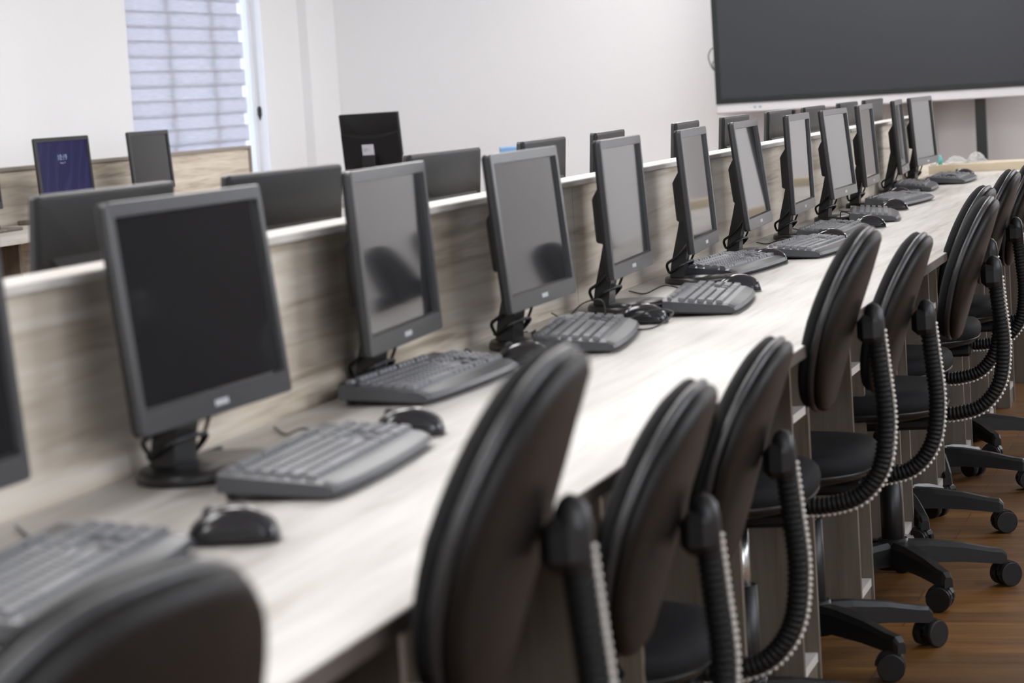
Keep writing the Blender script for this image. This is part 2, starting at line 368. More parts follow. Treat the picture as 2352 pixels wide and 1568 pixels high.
# ------------------------------------------------------------------ ceiling lights
def make_lights():
    proto = None
    for i, (x, y) in enumerate([(x, y) for x in (-1.65, -0.75, 2.2) for y in (-1.0, 2.0, 4.8, 7.6, 10.4, 13.5)]):
        if x > 0 and i % 6 not in (4, 5): continue
        if proto is None:
            proto = empty('ceiling_light'); fr = MB()
            fr.box(-0.32, 0.32, -0.62, -0.6, -0.03, 0).box(-0.32, 0.32, 0.6, 0.62, -0.03, 0).box(-0.32, -0.3, -0.6, 0.6, -0.03, 0).box(0.3, 0.32, -0.6, 0.6, -0.03, 0)
            fr.build('frame', M['tvwhite'], proto); MB().box(-0.3, 0.3, -0.6, 0.6, -0.02, -0.008).build('diffuser', M['lamp'], proto); o = proto
        else: o = copy_tree(proto)
        o.location = (x, y, CEIL)
        tag(o, 'flush ceiling light panel in the %s line, %s' % ('window side' if x < -1.5 else 'aisle side' if x > 0 else 'middle', ['behind the camera', 'above the nearest desks', 'above the fifth monitors', 'above the eighth monitors', 'above the far desk end', 'in front of the far wall'][i % 6]), 'ceiling light', 'ceiling light panels')
make_lights()

# ------------------------------------------------------------------ desks
def make_desks():
    Y0, Y1 = -0.6, 11.46
    d = MB().box(-0.0215, 0.6225, Y0, Y1, DESK-0.02, DESK).build('worktop', M['desk'])
    tag(d, 'long pale oak worktop running beneath the nearer row of monitors', 'worktop')
    MB().box(0.6225, 0.6245, Y0, Y1, DESK-0.02, DESK-0.0008).build('edge_band', M['edge_dark'], d)
    d = MB().box(-0.70, -0.0565, Y0, Y1, DESK-0.02, DESK).build('worktop', M['desk'])
    tag(d, 'pale oak worktop hidden behind the long divider, under the monitors seen from the back', 'worktop')
    # long divider
    p = empty('desk_divider', (0, 0, 0)); tag(p, 'long oak divider with pale cap between the two rows of monitors', 'desk divider')
    y = Y0; k = 0
    while y < 11.3:
        y2 = min(y+1.45, 11.40)
        MB().box(-0.056, -0.022, y+0.0012, y2-0.0012, 0.0, 1.009).build('panel', M['panel'], p); y = y2; k += 1
    MB().box(-0.079, 0.0, Y0, 11.40, 1.009, 1.022, 0.002).build('cap_strip', M['cap'], p)
    # computer cabinets beneath the worktop
    ys = [0.39, 1.12, 1.86, 2.60, 3.44, 4.17]+[4.90, 5.645, 6.37, 7.07, 7.80, 8.53, 9.26, 9.99, 10.72]
    proto = None
    for i, yy in enumerate(ys):
        if proto is None:
            c = empty('computer_cabinet')
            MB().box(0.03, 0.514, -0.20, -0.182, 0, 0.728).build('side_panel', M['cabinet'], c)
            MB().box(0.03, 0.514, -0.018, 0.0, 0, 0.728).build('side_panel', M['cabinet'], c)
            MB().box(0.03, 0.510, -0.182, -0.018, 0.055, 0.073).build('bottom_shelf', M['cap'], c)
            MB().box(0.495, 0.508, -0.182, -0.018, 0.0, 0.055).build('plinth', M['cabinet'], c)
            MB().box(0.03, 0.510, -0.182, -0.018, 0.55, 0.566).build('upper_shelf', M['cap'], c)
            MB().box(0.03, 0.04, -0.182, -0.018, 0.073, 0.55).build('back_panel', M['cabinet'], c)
            proto = c; o = c
        else: o = copy_tree(proto)
        o.location = (0, yy, 0)
        place = ['first', 'second', 'third', 'fourth', 'fifth', 'sixth', 'seventh', 'eighth', 'ninth', 'tenth', 'eleventh', 'twelfth', 'thirteenth', 'fourteenth', 'fifteenth'][i]
        tag(o, 'narrow open oak cabinet under the long worktop, %s one counted from the camera end' % place, 'cabinet', 'cabinets under the long worktop')
    # supports of the hidden back row
    for i, yy in enumerate((0.5, 3.5, 6.5, 9.5)):
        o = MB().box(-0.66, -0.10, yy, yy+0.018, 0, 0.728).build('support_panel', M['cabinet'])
        tag(o, 'upright oak panel holding the hidden worktop, %s from the near end' % ['first', 'second', 'third', 'fourth'][i], 'desk support', 'supports of the hidden worktop')
    # third row by the window wall
    d = MB().box(-3.93, -3.22, 6.0, 14.0, 0.76, 0.78).build('worktop', M['desk']); tag(d, 'oak worktop by the window wall carrying the blue lit monitor', 'worktop')
    p = empty('desk_divider', (-3.95, 6.0, 0)); tag(p, 'oak divider with brown edging standing in front of the window', 'desk divider')
    XC = -3.95
    y = 6.0
    for y2 in (7.3, 8.74, 10.18, 11.62, 12.2): 
        pass
    ysC = [6.0, 7.3, 8.6, 9.66, 10.9, 11.95, 13.0]
    for a, b in zip(ysC[:-1], ysC[1:]):
        MB().box(-0.01, 0.018, a-6+0.0015, b-6-0.0015, 0, 1.02).build('panel', M['panel'], p)
    MB().box(-0.014, 0.03, 0, 7.02, 1.02, 1.037, 0.002).build('cap_strip', M['edge'], p)
    MB().box(-0.014, 0.03, 7.0, 7.02, 0, 1.02).build('end_strip', M['edge'], p)
    for i, yy in enumerate((6.05, 9.0, 11.9)):
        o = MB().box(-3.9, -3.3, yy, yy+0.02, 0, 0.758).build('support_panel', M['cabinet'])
        tag(o, 'upright oak panel under the window side worktop, %s' % ['nearest the camera', 'in the middle', 'nearest the far wall'][i], 'desk support', 'supports of the window side worktop')
    # low counter closing the far end of the long worktop
    c = empty('end_counter', (0, 11.47, 0)); tag(c, 'low beige wooden counter closing the far end of the long worktop', 'counter')
    MB().box(-0.08, 0.80, 0.0, 0.02, 0, 0.787).build('front_panel', M['counter'], c)
    MB().box(-0.08, 0.80, 0.0205, 0.34, 0.767, 0.785).build('counter_top', M['counter'], c)
    MB().box(-0.08, 0.80, 0.32, 0.34, 0, 0.766).build('back_panel', M['counter'], c)
make_desks()

# ------------------------------------------------------------------ monitors
MW, MH, MT, ZB = 0.4427, 0.2810, 0.0673, 0.0763
def superrect(w, h, r, n=6):
    pts = []
    for cx, cy, a0 in ((w/2-r, h/2-r, 0), (-w/2+r, h/2-r, PI/2), (-w/2+r, -h/2+r, PI), (w/2-r, -h/2+r, 1.5*PI)):
        for i in range(n+1):
            a = a0+PI/2*i/n; pts.append((cx+r*math.cos(a), cy+r*math.sin(a)))
    return pts
def make_monitor():
    root = empty('monitor')
    b = MB(); ellipse_disc(b, 0.004, 0.086, 0.125, 0.0, 0.014); b.build('base', M['base'], root)
    # leaning neck
    nk = MB(); rings = []
    for t, x, z, hw, hd in ((0, -0.050, 0.012, 0.036, 0.0165), (0.3, -0.046, 0.045, 0.033, 0.016), (0.7, -0.033, 0.10, 0.031, 0.0155), (1, -0.018, 0.165, 0.031, 0.015)):
        rings.append([(x+sx*hd, sy*hw, z) for sx, sy in ((1, 1), (-1, 1), (-1, -1), (1, -1))])
    nk.loft(rings, smooth=False); nk.build('stand_neck', M['base'], root)
    # head: origin at the face centre
    def at_head(mb, name, mat, parent=root): return mb.build(name, mat, parent)
    sh = MB(); rings = []
    for x, k in ((-0.0085, 0.0), (-0.014, 0.0), (-0.0175, 0.003), (-0.018, 0.006)):
        rings.append([(x, y, z) for y, z in superrect(MW-2*k, MH-2*k, 0.006)])
    sh.loft(rings[::-1])
    # bulged lower housing with a sloping shoulder
    def ring(x, y0, zt, zb): return [(x, y, z) for y, z in ((y0, zt), (-y0, zt), (-y0, zb), (y0, zb))]
    sh.loft([ring(-0.040, 0.170, MH/2-0.118, -MH/2+0.080), ring(-0.036, 0.176, MH/2-0.112, -MH/2+0.076), ring(-0.0175, 0.190, MH/2-0.088, -MH/2+0.072)], smooth=False)
    shell = at_head(sh, 'rear_shell', M['shell'])
    vents = MB()
    for i in range(13): vents.box(-0.0408, -0.0398, -0.13+i*0.0215, -0.118+i*0.0215, -MH/2+0.087, -MH/2+0.092)
    vents.build('vent_slots', M['base'], shell)
    # bezel
    BL, BT, BB = 0.015, 0.018, 0.029
    bz = MB(); oy, oz = MW/2, MH/2
    def rect(x, y0, y1, z0, z1): return [(x, y1, z1), (x, y0, z1), (x, y0, z0), (x, y1, z0)]
    outer = superrect(MW, MH, 0.006, 4)
    # outer wall + front face as a strip of loops with equal vertex count
    def inner_loop(x, y0, y1, z0, z1):
        n = 5; L = []
        for cx, cz in ((y1, z1), (y0, z1), (y0, z0), (y1, z0)):
            L += [(x, cx, cz)]*n
        return L
    fr = []
    fr.append([(-0.0085, y, z) for y, z in outer])
    fr.append([(-0.0015, y, z) for y, z in outer])
    fr.append([(0.0, y*(1-0.006), z*(1-0.008)) for y, z in outer])
    y0, y1, z0, z1 = -oy+BL, oy-BL, -oz+BB, oz-BT
    fr.append(inner_loop(0.0, y0, y1, z0, z1))
    fr.append(inner_loop(-0.0065, y0+0.0012, y1-0.0012, z0+0.0035, z1-0.001))
    bz.loft(fr, caps=False, smooth=False)
    bezel = at_head(bz, 'bezel', M['bezel'])
    MB().add([(-0.0062, y0-0.001, z0-0.001), (-0.0062, y1+0.001, z0-0.001), (-0.0062, y1+0.001, z1+0.001), (-0.0062, y0-0.001, z1+0.001)], [(0, 1, 2, 3)]).build('screen', M['screen'], root)
    bd = MB()
    for i in range(4): bd.box(0.0, 0.0009, -0.0195+i*0.0102, -0.0195+i*0.0102+0.0082, -oz+0.0105, -oz+0.0185, 0.0004)
    bd.box(0.0, 0.0006, -0.0195, 0.0193, -oz+0.0125, -oz+0.0165)
    o = bd.build('badge', M['badge'], bezel); o['label'] = 'small silver badge'
    # cables
    cb = MB(); cb.tube(spline([(-0.010, -0.02, 0.115), (-0.022, -0.042, 0.088), (-0.050, -0.046, 0.060), (-0.070, -0.040, 0.046), (-0.071, -0.025, 0.030), (-0.062, -0.038, 0.026), (-0.030, -0.045, 0.045), (-0.02, 0.04, 0.045), (-0.050, 0.06, 0.016), (-0.070, 0.10, 0.006), (-0.072, 0.19, 0.005)], 8), 0.0033, 8)
    cb.tube(spline([(-0.012, 0.03, 0.118), (-0.012, 0.042, 0.08), (-0.03, 0.05, 0.04), (-0.055, 0.07, 0.015), (-0.072, 0.12, 0.005)], 8), 0.0026, 8)
    cb.build('cables', M['cord'], root)
    return root
MPROTO = make_monitor()
HEAD = {'rear_shell', 'bezel', 'screen'}
def place_monitor(o, x, y, z, yaw, tilt):
    """x, y = face centre on plan; the stand follows it; yaw 0 faces +X"""
    c, s = math.cos(yaw), math.sin(yaw); off = 0.012
    o.location = (x-c*off, y-s*off, z); o.rotation_euler = (0, 0, yaw)
    for ch in o.children:
        if ch.name.split('.')[0] in HEAD:
            ch.location = (off, 0, ZB+MH/2); ch.rotation_euler = (0, -tilt, 0)
    return o
MON = [  # x, y, yaw deg, tilt offset deg
 (0.095, 2.20, 0.0, 0.0),
 (0.0944, 2.9424, -2.14, 1.74), (0.0709, 3.7746, 3.73, -1.03), (0.1120, 4.4248, 0.03, 0.91), (0.1220, 5.1026, 2.94, -1.16),
 (0.1318, 5.7858, 4.42, -0.23), (0.1068, 6.5838, 2.85, 2.17), (0.1209, 7.2630, 2.01, -2.62), (0.1065, 8.0757, -0.94, 1.01),
 (0.0881, 8.8595, 2.25, -0.53), (0.0795, 9.7878, 3.78, -0.16), (0.0708, 10.5725, -4.15, -0.11)]
ORD = ['first', 'second', 'third', 'fourth', 'fifth', 'sixth', 'seventh', 'eighth', 'ninth', 'tenth', 'eleventh', 'twelfth']
MLAB = ['black monitor cut off by the left edge of the picture, nearest on the long worktop',
 'large blurred black monitor with the darkest screen, nearest fully visible on the worktop',
 'black monitor with grey screen standing behind the second keyboard from the near corner',
 'black monitor on the worktop, third fully visible from the left, mouse and keyboard end beside',
 'black monitor mirroring a round chair back, behind the arched mouse cord',
 'black monitor with thin cords hanging below it, tallest of the sharp group at mid row',
 'black monitor whose thick cable curls in a ring on its own base',
 'black monitor at mid row behind the keyboard tilted up against the tall chair back',
 'black monitor on the worktop, eighth after the cut off one, with cable behind the neck',
 'narrow looking black monitor turned edge on, third from the far end of the worktop',
 'slimmest looking black monitor turned most edge on, last but one at the far end',
 'black monitor standing last at the far end of the long worktop']
def text_mesh(cu):
    tmp = bpy.data.objects.new('tmp', cu); COL.objects.link(tmp); bpy.context.view_layer.update()
    me = bpy.data.meshes.new_from_object(tmp.evaluated_get(bpy.context.evaluated_depsgraph_get()))
    bpy.data.objects.remove(tmp); me.materials.clear(); me.materials.append(M['lit_text'])
    o = bpy.data.objects.new('clock_digits', me); COL.objects.link(o); return o
def all_monitors():
    first = True
    for i, (x, y, yw, dt) in enumerate(MON):
        o = copy_tree(MPROTO)
        place_monitor(o, x, y, DESK, R(yw), MT+R(dt)); tag(o, MLAB[i], 'monitor', 'monitors facing the aisle on the long worktop')
    BM = [(-0.255, 3.375, -0.93), (-0.193, 3.933, -3.5), (-0.189, 4.788, -0.67), (-0.188, 5.519, 3.08), (-0.189, 6.138, 4.89), (-0.188, 7.045, 4.0), (-0.19, 7.772, 1.08), (-0.189, 8.535, 0.16), (-0.191, 9.271, -0.17), (-0.191, 10.091, -0.58), (-0.191, 10.805, -1.75)]
    for i, (x, y, yw) in enumerate(BM):
        o = copy_tree(MPROTO)
        place_monitor(o, x, y, DESK, PI+R(yw), MT)
        tag(o, 'black monitor seen from the back behind the long divider, %s counted from the left' % ORD[i], 'monitor', 'monitors seen from the back behind the divider')
    CM = [(-3.70, 9.44, 2.0, None), (-3.70, 10.28, -6.0, 'lock'), (-3.70, 11.21, -1.0, None)]
    labs = ['black monitor by the window wall cut off at the left picture edge', 'black monitor by the window wall showing a blue lock screen with the time', 'black monitor with plain grey screen standing in front of the window blind']
    for i, (x, y, yw, k) in enumerate(CM):
        o = copy_tree(MPROTO)
        place_monitor(o, x, y, 0.800 if i else 0.795, R(yw), MT)
        if k:
            for ch in o.children:
                if ch.name.startswith('screen'):
                    ch.data = ch.data.copy(); ch.data.materials[0] = M['lock']; ch['label'] = 'blue lit lock screen'
                    for txt, sz, z in (('10:19', 0.036, 0.038), ('Friday, 19', 0.011, 0.022)):
                        cu = bpy.data.curves.new('clock_digits', 'FONT'); cu.body = txt; cu.size = sz; cu.align_x = 'CENTER'; cu.extrude = 0.0002
                        cu.materials.append(M['lit_text'])
                        t = text_mesh(cu); t.parent = ch
                        t.location = (-0.0055, -0.01, z); t.rotation_euler = (PI/2, 0, PI/2)
        tag(o, labs[i], 'monitor', 'monitors by the window wall')
        # low riser under each monitor
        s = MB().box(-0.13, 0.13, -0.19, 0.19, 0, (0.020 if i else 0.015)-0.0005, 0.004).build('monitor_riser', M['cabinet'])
        s.location = (x-0.022, y, 0.7802); s.rotation_euler = (0, 0, R(yw))
        tag(s, ['flat oak riser under the monitor cut off at the left edge', 'flat oak riser under the blue lit monitor', 'flat oak riser under the grey monitor before the blind'][i], 'monitor riser', 'monitor risers by the window wall')
all_monitors()
def drop(o):
    for c in list(o.children): drop(c)
    bpy.data.objects.remove(o)
drop(MPROTO)

# ------------------------------------------------------------------ keyboards and mice
KL, KD = 0.445, 0.150
def make_keyboard():
    """user side is +X, left end is -Y; origin under the near front corner region: centre of the body on the desk"""
    root = empty('keyboard')
    def front(y): return KD/2+0.009*(1-(2*y/KL)**2)-0.002*(abs(2*y/KL)**8)
    n = 28; body = MB(); rings = []
    zr, zf = 0.036, 0.016
    for i in range(n+1):
        y = -KL/2+KL*i/n; xf = front(y); e = 0.0
        if i in (0, n): e = 0.003
        rings.append([(-KD/2+e, y, 0.016), (-KD/2+0.002+e, y, zr-e), (KD/2-0.018, y, zf+0.006-e), (xf-0.004, y, zf-e), (xf-e*0.5, y, 0.009), (xf-0.006, y, 0.0040), (-KD/2+0.006, y, 0.012)])
    body.loft(rings); b = body.build('keyboard_body', M['kbody'], root)
    for f in b.data.polygons: f.use_smooth = False
    un = MB(); rings = []
    for i in range(n+1):
        y = -KL/2+0.006+(KL-0.012)*i/n; xf = front(y)-0.008
        rings.append([(-KD/2+0.008, y, 0.013), (xf, y, 0.005), (xf-0.004, y, 0.0006), (-KD/2+0.014, y, 0.008)])
    un.loft(rings, smooth=False); un.build('underside', M['kunder'], root)
    ft = MB()
    for s in (-1, 1): ft.box(-KD/2+0.004, -KD/2+0.010, s*0.18-0.012, s*0.18+0.012, 0.0005, 0.020)
    ft.build('folding_feet', M['kunder'], root)
    def ztop(x): return zr+(zf+0.006-zr)*(x+KD/2)/(KD-0.018)
    def keys(mb, x, y0, widths, d=0.0165):
        y = y0
        for w_ in widths:
            if w_ > 0:
                g = 0.0011; a, b_ = y+g, y+w_-g; z0 = ztop(x)-0.001; h = 0.0065; t = 0.0016
                x0, x1 = x-d/2+0.0009, x+d/2-0.0009; dz = ztop(x1)-ztop(x0)
                vs = [(x0, a, z0-dz/2), (x1, a, z0+dz/2), (x1, b_, z0+dz/2), (x0, b_, z0-dz/2),
                      (x0+t, a+t, z0+h-dz/2), (x1-t, a+t, z0+h+dz/2), (x1-t, b_-t, z0+h+dz/2), (x0+t, b_-t, z0+h-dz/2)]
                mb.add(vs, [(4, 5, 6, 7), (0, 1, 5, 4), (1, 2, 6, 5), (2, 3, 7, 6), (3, 0, 4, 7)])
            y += abs(w_)
    U = 0.0187; xr = [-KD/2+0.016]+[-KD/2+0.040+0.0185*i for i in range(5)]
    yl = -KL/2+0.012
    mb = MB(); keys(mb, xr[0], yl, [U, -U]+[U]*4+[-U/2]+[U]*4+[-U/2]+[U]*4, 0.012)
    keys(mb, xr[0], yl+15.35*U, [U]*3, 0.012); mb.build('function_keys', M['key'], root)
    mb = MB()
    keys(mb, xr[1], yl, [U]*13+[2*U]); keys(mb, xr[2], yl, [1.5*U]+[U]*12+[1.5*U]); keys(mb, xr[3], yl, [1.75*U]+[U]*11+[2.25*U])
    keys(mb, xr[4], yl, [2.25*U]+[U]*10+[2.75*U]); keys(mb, xr[5], yl, [1.5*U, 1.25*U, 1.25*U, 6*U, 1.25*U, 1.25*U, 1.25*U, 1.25*U]); mb.build('letter_keys', M['key'], root)
    mb = MB(); y2 = yl+15.35*U
    keys(mb, xr[1], y2, [U]*3); keys(mb, xr[2], y2, [U]*3); keys(mb, xr[4], y2, [-U, U]); keys(mb, xr[5], y2, [U]*3); mb.build('navigation_keys', M['key'], root)
    mb = MB(); y3 = y2+3.35*U
    keys(mb, xr[1], y3, [U]*4); keys(mb, xr[2], y3, [U]*4); keys(mb, xr[3], y3, [U]*4); keys(mb, xr[4], y3, [U]*4); keys(mb, xr[5], y3, [2*U, U, U]); mb.build('number_keys', M['key'], root)
    return root
def make_mouse():
    """long axis along X, buttons towards -X (away from the user)"""
    root = empty('mouse'); b = MB(); rings = []; n = 24; m = 26
    def prof(t):
        e = max(0.0, 1-abs(2*t-1)**4.0)**0.5
        return e, 0.012*min(1, e*1.5)+e*0.027*math.sin(PI*(0.10+0.78*t))**0.8
    for i in range(m+1):
        t = 0.5-0.5*math.cos(PI*i/m); x = -0.050+0.100*t
        e, h = prof(t); hw = 0.029*e**0.8*(1-0.12*math.sin(PI*t))+0.0005
        ring = []
        for k in range(n):
            a = 2*PI*k/n; cy, cz = math.cos(a), math.sin(a)
            y = hw*math.copysign(abs(cy)**0.75, cy)*(1-0.10*max(cz, 0)); z = 0.005*min(1, e*2)+max(h-0.005, 0.0003)*(cz**0.8 if cz > 0 else 0)+(0.0045*cz*min(1, e*2) if cz < 0 else 0)
            ring.append((x, y, z))
        rings.append(ring)
    b.loft(rings); b.build('mouse_shell', M['mouse'], root)
    MB().cyl((-0.026, 0, 0.0325), (0, 1, 0), 0.0065, 0.006, 16).build('scroll_wheel', M['wheel'], root)
    for s in (-1, 1):
        rings = []
        for i in range(13):
            t = 0.16+0.68*i/12; e, h = prof(t); hw = 0.029*e**0.8*(1-0.12*math.sin(PI*t))+0.0005; x = -0.050+0.100*t; q = math.sin(PI*i/12)**0.5*0.7+0.3
            rings.append([(x, s*(hw-0.004), 0.006), (x, s*(hw+0.0009), 0.007), (x, s*(hw+0.0005), 0.007+0.009*q), (x, s*(hw-0.004), 0.008+0.009*q)])
        MB().loft(rings, smooth=False).build('side_grip', M['kunder'], root)
    return root
KB = [(0.332, 1.966, 5), (0.334, 2.715, 3), (0.168, 3.575, -2), (0.292, 4.239, 8), (0.378, 4.885, 6), (0.195, 5.810, -6), (0.308, 6.359, -3), (0.274, 7.043, 0), (0.305, 7.834, 8), (0.222, 8.70, -6), (0.186, 9.744, 4), (0.256, 10.288, 0)]
MS = [(0.320, 2.45, 12), (0.250, 3.245, 12), (0.172, 4.10, 10), (0.222, 4.76, 0), (0.282, 5.42, 10), (0.196, 6.245, 8), (0.24, 6.965, 0), (0.262, 7.56, 10), (0.209, 8.495, 8), (0.112, 9.36, 10), (0.185, 10.35, 6), (0.19, 10.86, 6)]
def keyboards_mice():
    kp, mp = make_keyboard(), make_mouse()
    kl = ['keyboard nearest the camera, largest and most blurred, at the left foreground', 'keyboard lying before the nearest fully visible monitor', 'keyboard with mouse behind it, left of the tall nearest chair back',
          'keyboard end with light keys, behind the tip of the tall nearest chair', 'keyboard with crisp wide keys, raised on a rear foot by the arched cord', 'keyboard overlapping a monitor base, its long side towards the aisle at mid row',
          'keyboard beside the ring of cable, tilted up at the back', 'keyboard partly covered by the top of a tall chair back', 'small looking keyboard end between two black mice at mid row', 'keyboard lying long side out beyond the middle of the row', 'dark thin looking keyboard, last but one towards the far end', 'farthest keyboard on the worktop, next to the low beige counter']
    ml = ['mouse nearest the camera beside the most blurred keyboard', 'mouse at the end of the keyboard before the darkest monitor', 'mouse peeping out behind the tip of the tall nearest chair back', 'glossy mouse with a loose cord arched over it', 'glossy mouse behind the crisp keyboard raised on its foot',
          'glossy mouse at the base of the monitor with ringed cable', 'mouse behind the keyboard that the tall chair top touches', 'mouse half covered by the tall chair top, farther one', 'glossy mouse in front of the long side out keyboard past mid row', 'mouse lying behind the long side out keyboard towards the far end', 'black mouse beside the last but one keyboard', 'farthest mouse on the worktop, lying beyond the last keyboard']
    for i, (x, y, a) in enumerate(KB):
        o = copy_tree(kp); a = R(a); c, s = math.cos(a), math.sin(a)
        lx, ly = -(KD/2-0.006), KL/2-0.005          # from the near front corner to the centre
        cx, cy = x+c*lx-s*ly, y+s*lx+c*ly
        o.location = (cx, cy, DESK+0.0003); o.rotation_euler = (0, 0, a)
        tag(o, ('dark grey '+kl[i]) if i != 4 else 'dark grey keyboard with crisp wide keys and raised rear foot by the arched cord', 'keyboard', 'keyboards on the long worktop')
        rnd = random.Random(i*7+3)
        # keyboard lead: from the rear edge to the divider foot
        def L(u, v, z=0.0035): return (cx+c*u-s*v, cy+s*u+c*v, DESK+z)
        p0 = L(-KD/2+0.004, -0.03+rnd.uniform(-.05, .05), 0.025)
        e = 0.012; my = p0[1]+rnd.uniform(0.02, 0.10)
        x0 = p0[0]
        if x0 > 0.09:
            pts = [p0, (x0-0.03, p0[1], DESK+0.012+rnd.uniform(0, .02)), (x0*0.62+e, my-0.05, DESK+0.004+rnd.uniform(0, .02)), (x0*0.3+e, my+0.03, DESK+0.0035), (e, my+0.12, DESK+0.0035)]
            k = MB().tube(spline(pts, 8), 0.0019, 6).build('keyboard_lead', M['cord'], None); k.parent = o; k.matrix_parent_inverse = (Matrix.Translation(o.location) @ Matrix.Rotation(a, 4, 'Z')).inverted()
    for i, (x, y, a) in enumerate(MS):
        o = copy_tree(mp); a = R(a)
        o.location = (x, y, DESK+0.0012); o.rotation_euler = (0, 0, a); c, s = math.cos(a), math.sin(a)
        tag(o, 'black '+ml[i], 'mouse', 'mice on the long worktop')
        rnd = random.Random(i*5+1)
        p0 = (x-c*0.054, y-s*0.054, DESK+0.010)
        if i == 3:
            pts = [(x-c*0.054, y-s*0.054, DESK+0.010), (x-0.08, y-0.05, DESK+0.004), (x-0.02, y-0.12, DESK+0.004), (x+0.05, y-0.13, DESK+0.004), (x+0.075, y-0.06, DESK+0.025), (x+0.03, y-0.05, DESK+0.03), (x-0.04, y-0.10, DESK+0.012), (x-0.055, y-0.09, DESK+0.055), (x-0.10, y-0.06, DESK+0.05), (x-0.15, y-0.02, DESK+0.018), (0.012, y+0.10, DESK+0.0185)]
        else:
            e = 0.012
            pts = [p0, (x*0.75+e*0.25-0.02, y-0.03-rnd.uniform(0, .03), DESK+0.004), (x*0.45+e*0.5, y-rnd.uniform(0.02, .06), DESK+0.006+rnd.uniform(0, .03)), (x*0.2+e, y+0.02, DESK+0.0035), (e, y+0.10, DESK+0.0035)]
        k = MB().tube(spline(pts, 8), 0.0017, 6).build('mouse_lead', M['cord'], None); k.parent = o; k.matrix_parent_inverse = (Matrix.Translation(o.location) @ Matrix.Rotation(a, 4, 'Z')).inverted()
    # one keyboard on the window side worktop
    o = copy_tree(kp); o.location = (-3.42, 8.7, 0.7805); o.rotation_euler = (0, 0, 0)
    tag(o, 'dark grey keyboard on the window side worktop at the left picture edge', 'keyboard')
    drop(kp); drop(mp)
keyboards_mice()

